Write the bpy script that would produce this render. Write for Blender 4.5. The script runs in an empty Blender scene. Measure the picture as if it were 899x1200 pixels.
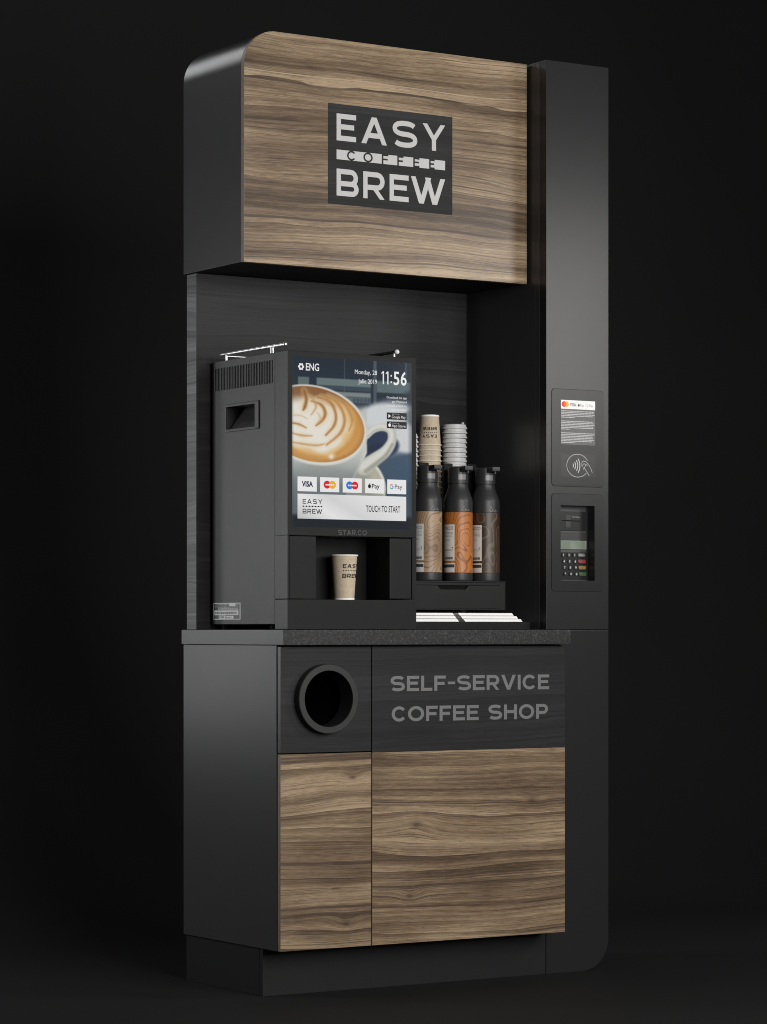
import bpy, bmesh, math, random
import numpy as np
from mathutils import Vector, Matrix
random.seed(7)
PI = math.pi
SC = bpy.context.scene
COL = SC.collection
FLOOR = -0.9145                      # z = 0 is the counter top

# ------------------------------------------------------------------ materials
class Nodes:
    """tiny wrapper to wire shader nodes"""
    def __init__(s, name):
        s.m = bpy.data.materials.new(name); s.m.use_nodes = True
        s.t = s.m.node_tree; s.t.nodes.clear()
        s.out = s.t.nodes.new('ShaderNodeOutputMaterial')
        s.b = s.t.nodes.new('ShaderNodeBsdfPrincipled')
        s.t.links.new(s.b.outputs[0], s.out.inputs[0])
    def n(s, typ, **kw):
        nd = s.t.nodes.new(typ)
        for k, v in kw.items(): setattr(nd, k, v)
        return nd
    def set(s, sock, v):
        if v is None: return
        if hasattr(v, 'is_linked') or hasattr(v, 'links'): s.t.links.new(v, sock)
        else: sock.default_value = v
    def math(s, op, a, b=None, c=None, clamp=False):
        nd = s.n('ShaderNodeMath', operation=op, use_clamp=clamp)
        s.set(nd.inputs[0], a); s.set(nd.inputs[1], b); s.set(nd.inputs[2], c)
        return nd.outputs[0]
    def obj(s):
        return s.n('ShaderNodeTexCoord').outputs['Object']
    def sep(s, v):
        nd = s.n('ShaderNodeSeparateXYZ'); s.set(nd.inputs[0], v); return nd.outputs
    def comb(s, x, y, z):
        nd = s.n('ShaderNodeCombineXYZ')
        for i, v in enumerate((x, y, z)): s.set(nd.inputs[i], v)
        return nd.outputs[0]
    def noise(s, vec, scale, detail=2, rough=.5, dims='3D', dist=0.0):
        nd = s.n('ShaderNodeTexNoise', noise_dimensions=dims)
        if dims == '1D': s.set(nd.inputs['W'], vec)
        else: s.set(nd.inputs['Vector'], vec)
        nd.inputs['Scale'].default_value = scale; nd.inputs['Detail'].default_value = detail
        nd.inputs['Roughness'].default_value = rough; nd.inputs['Distortion'].default_value = dist
        return nd.outputs[0]
    def ramp(s, f, stops, interp='LINEAR'):
        nd = s.n('ShaderNodeValToRGB'); nd.color_ramp.interpolation = interp
        el = nd.color_ramp.elements
        while len(el) < len(stops): el.new(.5)
        for e, (p, c) in zip(el, stops):
            e.position = p; e.color = (c, c, c, 1) if isinstance(c, (int, float)) else (*c, 1)
        s.set(nd.inputs[0], f)
        return nd.outputs[0]
    def mix(s, f, a, b, blend='MIX'):
        nd = s.n('ShaderNodeMix', data_type='RGBA', blend_type=blend)
        s.set(nd.inputs[0], f)
        for i, v in ((6, a), (7, b)):
            if isinstance(v, tuple) and len(v) == 3: v = (*v, 1)
            s.set(nd.inputs[i], v)
        return nd.outputs[2]
    def bump(s, h, strength, dist=.001):
        nd = s.n('ShaderNodeBump'); nd.inputs['Strength'].default_value = strength
        nd.inputs['Distance'].default_value = dist
        s.set(nd.inputs['Height'], h); s.set(s.b.inputs['Normal'], nd.outputs[0])
    def p(s, **kw):
        names = dict(color='Base Color', rough='Roughness', metal='Metallic', spec='Specular IOR Level',
                     coat='Coat Weight', coat_rough='Coat Roughness', emit='Emission Color', estr='Emission Strength')
        for k, v in kw.items():
            if isinstance(v, tuple) and len(v) == 3: v = (*v, 1)
            s.set(s.b.inputs[names[k]], v)
        return s

def plain(name, color, rough=.5, metal=0.0, spec=.5, vary=.08, scale=30, bump=0.0, bscale=900, rvar=.08, **kw):
    N = Nodes(name)
    o = N.obj()
    f = N.noise(o, scale, 4, .6)
    lo = tuple(c*(1-vary) for c in color); hi = tuple(c*(1+vary) for c in color)
    N.p(color=N.ramp(f, [(.3, lo), (.7, hi)]), metal=metal, spec=spec, **kw)
    g = N.noise(o, scale*2.3, 3, .6)
    N.set(N.b.inputs['Roughness'], N.math('MULTIPLY_ADD', g, rvar, rough-rvar/2))
    if bump: N.bump(N.noise(o, bscale, 2, .5), bump, .0004)
    return N.m

def woodmat(name, stops, linecol, lineamt, fibre, rough, spec, seed, knots=(), bandk=12.0, contrast=1.0):
    N = Nodes(name)
    x, y, z = N.sep(N.obj())
    x = N.math('ADD', x, seed*3.17)
    low = N.noise(N.comb(N.math('MULTIPLY', x, 1.15), N.math('MULTIPLY', y, 1.5), N.math('MULTIPLY', z, 5.0)), 1.0, 2, .5)
    mid = N.noise(N.comb(N.math('MULTIPLY', x, 3.4), seed, N.math('MULTIPLY', z, 15.0)), 1.0, 2.5, .5)
    v = N.math('ADD', z, N.math('MULTIPLY', N.math('SUBTRACT', low, .5), .085))
    v = N.math('ADD', v, N.math('MULTIPLY', N.math('SUBTRACT', mid, .5), .011))
    dark = None
    for (kx, kz, ka, kw) in knots:
        dx = N.math('SUBTRACT', x, kx + seed*3.17); dz = N.math('SUBTRACT', z, kz)
        r2 = N.math('ADD', N.math('MULTIPLY', N.math('MULTIPLY', dx, dx), 1/(kw*kw*4)), N.math('MULTIPLY', N.math('MULTIPLY', dz, dz), 1/(kw*kw)))
        g = N.math('POWER', 2.718, N.math('MULTIPLY', r2, -1.0))
        v = N.math('ADD', v, N.math('MULTIPLY', g, ka))
        g2 = N.math('POWER', 2.718, N.math('MULTIPLY', r2, -14.0))
        dark = g2 if dark is None else N.math('ADD', dark, g2)
    vs = N.math('ADD', v, seed)
    band = N.noise(vs, bandk*1.1, 1.0, .5, '1D')
    grain = N.noise(vs, bandk*6.5, 3, .6, '1D')
    fine = N.noise(vs, bandk*22, 4, .75, '1D')
    fib = N.noise(N.comb(N.math('MULTIPLY', x, 22.0), seed, N.math('MULTIPLY', vs, 420.0)), 1.0, 3, .7)
    blot = N.noise(N.comb(N.math('MULTIPLY', x, 2.4), seed, N.math('MULTIPLY', vs, 13.0)), 1.0, 2, .5)
    t = N.math('MULTIPLY_ADD', N.math('SUBTRACT', band, .5), .55*contrast, .5)
    t = N.math('ADD', t, N.math('MULTIPLY', N.math('SUBTRACT', grain, .5), .55*contrast))
    t = N.math('ADD', t, N.math('MULTIPLY', N.math('SUBTRACT', fine, .5), .42*contrast))
    t = N.math('ADD', t, N.math('MULTIPLY', N.math('SUBTRACT', blot, .5), .75*contrast))
    t = N.math('ADD', t, N.math('MULTIPLY', N.math('SUBTRACT', fib, .5), fibre))
    ph = N.math('MULTIPLY_ADD', N.noise(vs, 9.0, 1, .5, '1D'), 3.2, N.math('MULTIPLY', vs, bandk*.95))
    ph = N.math('MULTIPLY_ADD', mid, .5, ph)
    saw = N.math('FRACT', ph); cell = N.math('FLOOR', ph)
    wn = N.n('ShaderNodeTexWhiteNoise', noise_dimensions='1D'); N.set(wn.inputs['W'], cell)
    t = N.math('ADD', t, N.math('MULTIPLY', N.math('SUBTRACT', .5, saw), N.math('MULTIPLY_ADD', wn.outputs['Value'], .40*contrast, .08)))
    t = N.math('ADD', t, N.math('MULTIPLY', N.math('SUBTRACT', wn.outputs['Value'], .5), .16*contrast))
    col = N.ramp(t, stops)
    ridge = N.math('ABSOLUTE', N.math('SUBTRACT', N.noise(vs, bandk*3.4, 2, .55, '1D'), .5))
    line = N.ramp(ridge, [(0.0, 1.0), (.010, .6), (.028, 0.0)])
    brk = N.ramp(N.noise(N.comb(N.math('MULTIPLY', x, 3.0), seed+5, N.math('MULTIPLY', vs, 22.0)), 1.0, 2, .5), [(.36, 0.0), (.52, 1.0)])
    line = N.math('MULTIPLY', line, brk)
    edge = N.ramp(N.math('MULTIPLY', saw, 1.0), [(.925, 0.0), (.985, .85), (1.0, .9)])
    edge = N.math('MULTIPLY', edge, N.math('MULTIPLY_ADD', brk, .6, .3))
    line = N.math('MULTIPLY', N.math('MAXIMUM', line, edge), lineamt)
    col = N.mix(line, col, linecol)
    if dark is not None: col = N.mix(N.math('MULTIPLY', dark, .75, clamp=True), col, linecol)
    pores = N.ramp(N.noise(N.comb(N.math('MULTIPLY', x, 45.0), seed+9, N.math('MULTIPLY', z, 620.0)), 1.0, 1, .5), [(.62, 0.0), (.74, 1.0)])
    col = N.mix(N.math('MULTIPLY', pores, .45), col, linecol)
    N.p(color=col, spec=spec)
    N.set(N.b.inputs['Roughness'], N.math('MULTIPLY_ADD', fib, .12, rough-.06))
    N.bump(N.math('ADD', fib, N.math('MULTIPLY', fine, .6)), .25, .0006)
    return N.m

WAL = [(.12, (.060, .038, .022)), (.34, (.128, .085, .052)), (.50, (.197, .137, .085)), (.66, (.286, .205, .130)), (.86, (.425, .318, .210))]
M = {}
M['walnut_top'] = woodmat('walnut_top', WAL, (.050, .034, .025), .85, .66, .30, .34, 1.3, [(.28, .115, .012, .03), (-.13, .23, -.010, .025)])
M['walnut_left'] = woodmat('walnut_left', WAL, (.045, .030, .022), .85, .66, .48, .2, 4.1, [(-.24, .18, .012, .022), (-.22, .545, .010, .018)])
M['walnut_right'] = woodmat('walnut_right', WAL, (.045, .030, .022), .85, .66, .48, .2, 2.2, [(-.05, .24, .012, .02), (-.03, .42, -.012, .03), (.33, .47, .008, .03)])
BLK = [(.15, (.008, .008, .0084)), (.5, (.0148, .0148, .0156)), (.85, (.026, .026, .0272))]
M['black_wood'] = woodmat('black_wood', BLK, (.007, .007, .0075), .7, .5, .52, .22, 7.7)
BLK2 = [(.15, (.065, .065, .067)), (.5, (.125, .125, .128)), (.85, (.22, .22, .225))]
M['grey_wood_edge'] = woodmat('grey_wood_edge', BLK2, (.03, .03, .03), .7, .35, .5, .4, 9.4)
M['edge_band'] = plain('walnut_edge_band', (.20, .155, .115), .5, vary=.15, scale=60)
M['shell'] = plain('graphite_laminate', (.041, .041, .042), .33, spec=.45, vary=.03, scale=9, bump=.05, rvar=.03)
M['shell_front'] = plain('graphite_laminate_front', (.017, .017, .0175), .29, spec=.30, vary=.02, scale=9, bump=.05, rvar=.015)
M['plinth'] = plain('plinth_laminate', (.0135, .0135, .014), .5, spec=.2, vary=.06, scale=14)
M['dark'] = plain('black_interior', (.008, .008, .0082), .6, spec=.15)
M['gap'] = plain('gap_black', (.004, .004, .004), .8, spec=.1)
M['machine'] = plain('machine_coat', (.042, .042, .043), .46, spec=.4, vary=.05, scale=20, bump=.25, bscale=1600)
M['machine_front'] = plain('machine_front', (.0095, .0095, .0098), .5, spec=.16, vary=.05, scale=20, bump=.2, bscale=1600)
M['machine_edge'] = plain('machine_edge', (.034, .034, .035), .46, spec=.4, vary=.04)
M['trim'] = plain('trim_plastic', (.0085, .0085, .0088), .45, spec=.2)
M['ring'] = plain('ring_plastic', (.022, .022, .0225), .42, spec=.35)
M['niche'] = plain('niche_black', (.005, .005, .0052), .5, spec=.15)
M['lettering'] = plain('lettering_grey', (.135, .135, .138), .45, vary=.04)
M['logo_white'] = plain('logo_white', (.50, .50, .50), .5, vary=.03)
M['dim_letters'] = plain('dim_letters', (.034, .034, .035), .4)
M['chrome'] = plain('polished_steel', (.90, .90, .91), .38, metal=1.0, vary=.02)
M['black_metal'] = plain('black_metal', (.012, .012, .012), .35, spec=.5)
M['white_cap'] = plain('white_cap', (.8, .8, .8), .4)
M['kraft'] = plain('kraft_paper', (.50, .415, .31), .75, spec=.2, vary=.12, scale=120, bump=.1, bscale=700)
M['kraft_print'] = plain('kraft_print', (.42, .345, .255), .75, spec=.2)
M['ink'] = plain('brown_ink', (.045, .035, .028), .7, spec=.2)
M['paper_white'] = plain('white_paper', (.86, .86, .85), .7, spec=.25, vary=.03)
M['cream'] = plain('cream_rim', (.66, .60, .50), .6, vary=.04)
M['lid'] = plain('white_lid', (.60, .60, .605), .42, vary=.03)
M['bottle'] = plain('bottle_grey', (.026, .026, .028), .40, spec=.35, vary=.05)
M['button'] = plain('button_grey', (.13, .13, .135), .35)
M['label_paper'] = plain('label_paper', (.62, .61, .58), .6, vary=.03)
M['label_ink'] = plain('label_ink', (.04, .04, .04), .6)
M['label_grey'] = plain('label_grey_ink', (.22, .22, .21), .6)
M['shoulder_mark'] = plain('shoulder_mark', (.22, .22, .22), .5)
M['plate'] = plain('reader_plate', (.0150, .0150, .0155), .30, spec=.27, vary=.02, scale=9, rvar=.015)
M['notice'] = plain('notice_grey', (.11, .11, .112), .5)
M['notice_ink'] = plain('notice_ink', (.52, .52, .52), .55)
M['term'] = plain('terminal_grey', (.048, .048, .050), .45)
M['term_dark'] = plain('terminal_dark', (.02, .02, .02), .45)
M['key'] = plain('key_dark', (.016, .016, .017), .35)
M['key_grey'] = plain('key_grey', (.10, .10, .10), .4)
M['key_red'] = plain('key_red', (.22, .035, .035), .4)
M['key_yellow'] = plain('key_yellow', (.24, .14, .05), .4)
M['key_green'] = plain('key_green', (.03, .09, .03), .4)
M['red'] = plain('card_red', (.75, .03, .04), .5, vary=.02)
M['amber'] = plain('card_amber', (.85, .42, .04), .5, vary=.02)
M['orange'] = plain('card_orange', (.85, .15, .02), .5, vary=.02)
M['navy'] = plain('card_navy', (.05, .09, .25), .5, vary=.02)

def granite():
    N = Nodes('granite')
    o = N.obj()
    a = N.noise(o, 165, 4, .7, dist=1.0); b = N.noise(o, 420, 2, .6)
    c = N.ramp(a, [(.32, (.006, .006, .0062)), (.50, (.015, .015, .0155)), (.60, (.042, .042, .043)), (.70, (.11, .11, .11))])
    N.p(color=N.mix(.28, c, N.ramp(b, [(.35, (.008, .008, .008)), (.65, (.05, .05, .05))])), rough=.45, spec=.25)
    N.bump(a, .2, .0006)
    return N.m
M['granite'] = granite()

def backdrop(name, c, rough=.7):
    N = Nodes(name)
    f = N.noise(N.obj(), 1.3, 3, .5)
    N.p(color=N.ramp(f, [(.3, tuple(v*.93 for v in c)), (.7, tuple(v*1.07 for v in c))]), rough=rough, spec=.12)
    N.bump(N.noise(N.obj(), 300, 2, .5), .05, .001)
    return N.m
M['wall'] = backdrop('charcoal_backdrop', (.017, .017, .017))
M['floor'] = backdrop('charcoal_floor', (.0115, .0115, .0115), .75)

def sleeve(name, base, light, line, seed, freq):
    N = Nodes(name)
    x, y, z = N.sep(N.obj())
    p = N.comb(N.math('MULTIPLY', x, 13.0), N.math('MULTIPLY', y, 13.0), N.math('MULTIPLY_ADD', z, 9.0, seed))
    h = N.noise(p, 1.0, .6, .4, dist=.5)
    side = N.math('SUBTRACT', N.math('MULTIPLY', x, .843), N.math('MULTIPLY', y, .537))
    hh = N.math('ADD', h, N.math('MULTIPLY', side, 2.6))
    tri = N.math('ABSOLUTE', N.math('SUBTRACT', N.math('FRACT', N.math('MULTIPLY', hh, freq)), .5))
    ln = N.ramp(tri, [(.0, 1.0), (.08, .95), (.15, 0.0)])
    big = N.ramp(h, [(.38, base), (.60, light)])
    fib = N.noise(N.comb(N.math('MULTIPLY', x, 300.0), N.math('MULTIPLY', y, 300.0), N.math('MULTIPLY', z, 20.0)), 1.0, 2, .5)
    c = N.mix(N.math('MULTIPLY', ln, .8), big, line)
    c = N.mix(N.math('MULTIPLY', fib, .25), c, base)
    N.p(color=c, rough=.4, spec=.4)
    return N.m
M['sleeve_tan'] = sleeve('sleeve_tan', (.235, .148, .084), (.340, .230, .140), (.105, .058, .030), 2.0, 19)
M['sleeve_orange'] = sleeve('sleeve_orange', (.320, .096, .015), (.430, .155, .034), (.145, .036, .006), 5.3, 19)
M['sleeve_brown'] = sleeve('sleeve_brown', (.040, .022, .011), (.062, .036, .020), (.125, .092, .066), 8.2, 19)

def emitcol(name, c, s=1.0):
    N = Nodes(name); N.p(color=(.01, .01, .01), rough=.12, spec=.5, emit=c, estr=s)
    return N.m
ES = .82
M['s_white'] = emitcol('screen_white', (.92, .92, .92), ES)
def banner():
    N = Nodes('screen_banner')
    x, y, z = N.sep(N.obj())
    f = N.math('ADD', N.math('MULTIPLY', x, 3.0), N.math('MULTIPLY', z, 6.0))
    N.p(color=(.01, .01, .01), rough=.12, spec=.5, emit=N.ramp(N.math('ADD', f, -1.16), [(.0, (.56, .56, .57)), (.38, (.90, .90, .90)), (.62, (.74, .74, .75)), (1.0, (.86, .86, .86))]), estr=ES)
    return N.m
M['s_banner'] = banner()
M['s_text'] = emitcol('screen_text', (.95, .95, .95), ES)
M['s_dim'] = emitcol('screen_dim_text', (.55, .57, .60), ES)
M['s_grey'] = emitcol('screen_grey_text', (.12, .12, .13), ES)
M['s_black'] = emitcol('screen_black', (.006, .006, .006), ES)
M['s_navy'] = emitcol('screen_navy', (.015, .018, .06), ES)
M['s_red'] = emitcol('screen_red', (.75, .012, .02), ES)
M['s_amber'] = emitcol('screen_amber', (.90, .48, .03), ES)
M['s_blue'] = emitcol('screen_blue', (.02, .22, .72), ES)
M['s_green'] = emitcol('screen_green', (.04, .38, .10), ES)
def screenpic():
    N = Nodes('screen_picture')
    a = N.n('ShaderNodeVertexColor', layer_name='picture')
    N.p(color=(.01, .01, .01), rough=.10, spec=.5, emit=a.outputs[0], estr=ES)
    return N.m
M['s_pic'] = screenpic()
def lcd():
    N = Nodes('lcd_glass')
    x, y, z = N.sep(N.obj())
    N.p(color=N.ramp(N.noise(N.obj(), 14, 1, .5), [(.35, (.17, .21, .165)), (.65, (.34, .38, .33))]), rough=.18, spec=.6)
    return N.m
M['lcd'] = lcd()

# ------------------------------------------------------------------ mesh building
class MB:
    """collects shapes and links them as ONE mesh object"""
    def __init__(s): s.v = []; s.f = []; s.mi = []; s.mats = []; s.col = None
    def slot(s, m):
        if m not in s.mats: s.mats.append(m)
        return s.mats.index(m)
    def raw(s, verts, faces, m):
        o = len(s.v); k = s.slot(m)
        s.v += [tuple(v) for v in verts]
        for f in faces: s.f.append([i+o for i in f]); s.mi.append(k)
    def bm(s, bm, m, pick=None):
        bm.verts.ensure_lookup_table(); bm.verts.index_update(); bm.normal_update()
        o = len(s.v)
        s.v += [tuple(v.co) for v in bm.verts]
        for f in bm.faces:
            s.f.append([v.index+o for v in f.verts])
            s.mi.append(s.slot(pick(f) if pick else m))
        bm.free()
    def box(s, x0, x1, y0, y1, z0, z1, m, bev=.0012, seg=2, pick=None):
        b = bmesh.new()
        bmesh.ops.create_cube(b, size=1.0)
        for v in b.verts:
            v.co = Vector((x0 if v.co.x < 0 else x1, y0 if v.co.y < 0 else y1, z0 if v.co.z < 0 else z1))
        if bev: bmesh.ops.bevel(b, geom=list(b.edges), offset=min(bev, .45*min(x1-x0, y1-y0, z1-z0)), segments=seg, profile=.6, affect='EDGES')
        s.bm(b, m, pick); return s
    def prism(s, poly, axis, a, b_, m, bev=0.0, pick=None, seg=2):
        """poly in the two other axes (in order), extruded along axis from a to b_"""
        b = bmesh.new()
        def P(p, d):
            q = list(p); q.insert('xyz'.index(axis), d); return Vector(q)
        va = [b.verts.new(P(p, a)) for p in poly]; vb = [b.verts.new(P(p, b_)) for p in poly]
        n = len(poly)
        fa = b.faces.new(va); fb = b.faces.new(vb[::-1])
        for i in range(n): b.faces.new((va[i], vb[i], vb[(i+1) % n], va[(i+1) % n]))
        bmesh.ops.recalc_face_normals(b, faces=list(b.faces))
        if bev:
            ed = [e for e in b.edges if len(e.link_faces) == 2 and e.calc_face_angle(0) > .5]
            bmesh.ops.bevel(b, geom=ed, offset=bev, segments=seg, profile=.6, affect='EDGES', clamp_overlap=True)
        bmesh.ops.triangulate(b, faces=[f for f in b.faces if len(f.verts) > 4])
        s.bm(b, m, pick); return s
    def holed(s, outer, inner, axis, a, b_, m, bev=0.0, pick=None):
        """plate with a hole; outer and inner convex polygons round a shared middle"""
        cx = sum(p[0] for p in inner)/len(inner); cz = sum(p[1] for p in inner)/len(inner)
        A = sorted({round(math.atan2(p[1]-cz, p[0]-cx), 6) for p in outer+inner})
        def hit(poly, t):
            d = (math.cos(t), math.sin(t)); best = None
            for i in range(len(poly)):
                p, q = poly[i], poly[(i+1) % len(poly)]
                ex, ez = q[0]-p[0], q[1]-p[1]; den = d[0]*ez-d[1]*ex
                if abs(den) < 1e-12: continue
                u = ((p[0]-cx)*ez-(p[1]-cz)*ex)/den; w = ((p[0]-cx)*d[1]-(p[1]-cz)*d[0])/den
                if u > 0 and -1e-5 <= w <= 1+1e-5 and (best is None or u < best): best = u
            return (cx+d[0]*best, cz+d[1]*best)
        b = bmesh.new()
        def P(p, d):
            q = list(p); q.insert('xyz'.index(axis), d); return b.verts.new(Vector(q))
        O = [hit(outer, t) for t in A]; I = [hit(inner, t) for t in A]; n = len(A)
        oa = [P(p, a) for p in O]; ob = [P(p, b_) for p in O]; ia = [P(p, a) for p in I]; ib = [P(p, b_) for p in I]
        for i in range(n):
            j = (i+1) % n
            for q in ((oa[i], oa[j], ia[j], ia[i]), (ob[i], ib[i], ib[j], ob[j]), (oa[i], ob[i], ob[j], oa[j]), (ia[i], ia[j], ib[j], ib[i])): b.faces.new(q)
        bmesh.ops.recalc_face_normals(b, faces=list(b.faces))
        if bev:
            ed = [e for e in b.edges if e.calc_face_angle(0) > .7]
            bmesh.ops.bevel(b, geom=ed, offset=bev, segments=2, profile=.6, affect='EDGES')
        s.bm(b, m, pick); return s
    def lathe(s, prof, c, m, axis='z', seg=48, close=True, mats=None):
        """prof: (radius, height) pairs; mats: material per profile piece"""
        base = len(s.v); n = len(prof)
        for k in range(seg):
            t = 2*PI*k/seg; ct, st = math.cos(t), math.sin(t)
            for r, h in prof:
                if axis == 'z': s.v.append((c[0]+r*ct, c[1]+r*st, c[2]+h))
                elif axis == 'y': s.v.append((c[0]+r*ct, c[1]+h, c[2]+r*st))
                else: s.v.append((c[0]+h, c[1]+r*ct, c[2]+r*st))
        for k in range(seg):
            k2 = (k+1) % seg
            for i in range(n-1):
                f = [base+k*n+i, base+k2*n+i, base+k2*n+i+1, base+k*n+i+1]
                if axis == 'y': f = f[::-1]
                s.f.append(f); s.mi.append(s.slot(mats[i] if mats else m))
        return s
    def tube(s, pts, r, m, seg=12, caps=True):
        base = len(s.v); n = len(pts)
        rr = r if isinstance(r, (list, tuple)) else [r]*n
        for i, p in enumerate(pts):
            p = Vector(p)
            d = (Vector(pts[min(i+1, n-1)])-Vector(pts[max(i-1, 0)])).normalized()
            up = Vector((0, 0, 1)) if abs(d.z) < .9 else Vector((1, 0, 0))
            a = d.cross(up).normalized(); b = a.cross(d)
            for k in range(seg):
                t = 2*PI*k/seg
                s.v.append(tuple(p+a*math.cos(t)*rr[i]+b*math.sin(t)*rr[i]))
        k_ = s.slot(m)
        for i in range(n-1):
            for k in range(seg):
                k2 = (k+1) % seg
                s.f.append([base+i*seg+k, base+i*seg+k2, base+(i+1)*seg+k2, base+(i+1)*seg+k]); s.mi.append(k_)
        if caps:
            s.f.append([base+k for k in range(seg)][::-1]); s.mi.append(k_)
            s.f.append([base+(n-1)*seg+k for k in range(seg)]); s.mi.append(k_)
        return s
    def ball(s, c, r, m, seg=20):
        prof = [(max(1e-5, r*math.sin(PI*i/12)), -r*math.cos(PI*i/12)) for i in range(13)]
        return s.lathe(prof, c, m, seg=seg)
    def flat(s, shape, mapf, m, h=.0006, dx=0, dy=0, sx=1, sy=1):
        """shape: list of (verts2d, faces); each successive piece sits a hair above the one before"""
        for i, (vs, fs) in enumerate(shape):
            s.raw([mapf(dx+u*sx, dy+v*sy, h+(i % 12)*.00005) for u, v in vs], fs, m)
        return s
    def build(s, name, parent=None, origin=None, smooth=True, sharp=32):
        og = Vector(origin) if origin is not None else (Vector(ORIG[parent.name]) if parent is not None else Vector())
        me = bpy.data.meshes.new(name)
        me.from_pydata([tuple(Vector(v)-og) for v in s.v], [], s.f)
        for m in s.mats: me.materials.append(M[m])
        me.polygons.foreach_set('material_index', s.mi)
        if s.col is not None:
            at = me.color_attributes.new('picture', 'FLOAT_COLOR', 'POINT')
            buf = np.zeros((len(me.vertices), 4), dtype=np.float32); buf[:, 3] = 1
            o0, arr = s.col; buf[o0:o0+len(arr), :3] = arr
            at.data.foreach_set('color', buf.ravel())
        if smooth:
            me.polygons.foreach_set('use_smooth', [True]*len(me.polygons))
            weighted_normals(me, sharp)
        me.update()
        ob = bpy.data.objects.new(name, me); COL.objects.link(ob)
        ORIG[ob.name] = tuple(og)
        if parent is not None: ob.parent = parent
        else: ob.location = og
        return ob
ORIG = {}
def weighted_normals(me, sharp):
    """area-weighted corner normals: large flat faces stay flat, bevels blend into them"""
    npol, nl = len(me.polygons), len(me.loops)
    fn = np.empty(npol*3); me.polygons.foreach_get('normal', fn); fn = fn.reshape(-1, 3)
    fa = np.empty(npol); me.polygons.foreach_get('area', fa)
    lt = np.empty(npol, dtype=int); me.polygons.foreach_get('loop_total', lt)
    lv = np.empty(nl, dtype=int); me.loops.foreach_get('vertex_index', lv)
    lf = np.repeat(np.arange(npol), lt)
    order = np.argsort(lv, kind='stable'); out = fn[lf].copy(); cs = math.cos(math.radians(sharp+6))
    cuts = np.flatnonzero(np.diff(lv[order]))+1
    for grp in np.split(order, cuts):
        if len(grp) < 2: continue
        f = lf[grp]; n = fn[f]; a = fa[f]
        w = (n @ n.T > cs)*a[None, :]
        r = w @ n; l = np.linalg.norm(r, axis=1, keepdims=True)
        out[grp] = np.where(l > 1e-9, r/np.maximum(l, 1e-12), n)
    me.normals_split_custom_set([tuple(v) for v in out])
def tag(o, label=None, cat=None, group=None, kind=None):
    for k, v in (('label', label), ('category', cat), ('group', group), ('kind', kind)):
        if v: o[k] = v
    return o
def thing(name, loc, label, cat, group=None):
    o = bpy.data.objects.new(name, None); COL.objects.link(o); o.location = loc; o.empty_display_size = .05
    ORIG[o.name] = tuple(loc)
    return tag(o, label, cat, group)

# ------------------------------------------------------------------ flat shapes: stroke letters, text
def rect(u0, v0, u1, v1): return ([(u0, v0), (u1, v0), (u1, v1), (u0, v1)], [[0, 1, 2, 3]])
def gridrect(u0, v0, u1, v1, nu=8):
    vs = []; fs = []
    for i in range(nu+1):
        u = u0+(u1-u0)*i/nu; vs += [(u, v0), (u, v1)]
    for i in range(nu): fs.append([2*i, 2*i+2, 2*i+3, 2*i+1])
    return (vs, fs)
def stroke(pl, w, closed=False):
    n = len(pl); L = []; R_ = []
    for i in range(n):
        if closed: a, b, c = pl[(i-1) % n], pl[i], pl[(i+1) % n]
        else: a, b, c = pl[max(i-1, 0)], pl[i], pl[min(i+1, n-1)]
        def nrm(p, q):
            dx, dy = q[0]-p[0], q[1]-p[1]; l = math.hypot(dx, dy) or 1
            return (-dy/l, dx/l)
        n1 = nrm(a, b) if a != b else nrm(b, c); n2 = nrm(b, c) if b != c else n1
        mx, my = n1[0]+n2[0], n1[1]+n2[1]; l2 = mx*mx+my*my
        k = min(2/l2 if l2 > 1e-6 else 1, 1.6)
        mx, my = mx*k*w/2, my*k*w/2
        L.append((b[0]+mx, b[1]+my)); R_.append((b[0]-mx, b[1]-my))
    vs = L+R_; m = n if closed else n-1
    return (vs, [[n+i, n+(i+1) % n, (i+1) % n, i] for i in range(m)])
def arc(cx, cy, rx, ry, a0, a1, n=18, p=1.0):
    out = []
    for i in range(n+1):
        t = math.radians(a0+(a1-a0)*i/n); c, s_ = math.cos(t), math.sin(t)
        out.append((cx+rx*math.copysign(abs(c)**p, c), cy+ry*math.copysign(abs(s_)**p, s_)))
    return out
def disc(cx, cy, rx, ry=None, n=28):
    ry = ry or rx
    vs = [(cx+rx*math.cos(2*PI*i/n), cy+ry*math.sin(2*PI*i/n)) for i in range(n)]
    return (vs, [list(range(n))])
def para(x0, y0, x1, y1, hw): return ([(x0, y0), (x0+hw, y0), (x1+hw, y1), (x1, y1)], [[0, 1, 2, 3]])
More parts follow.
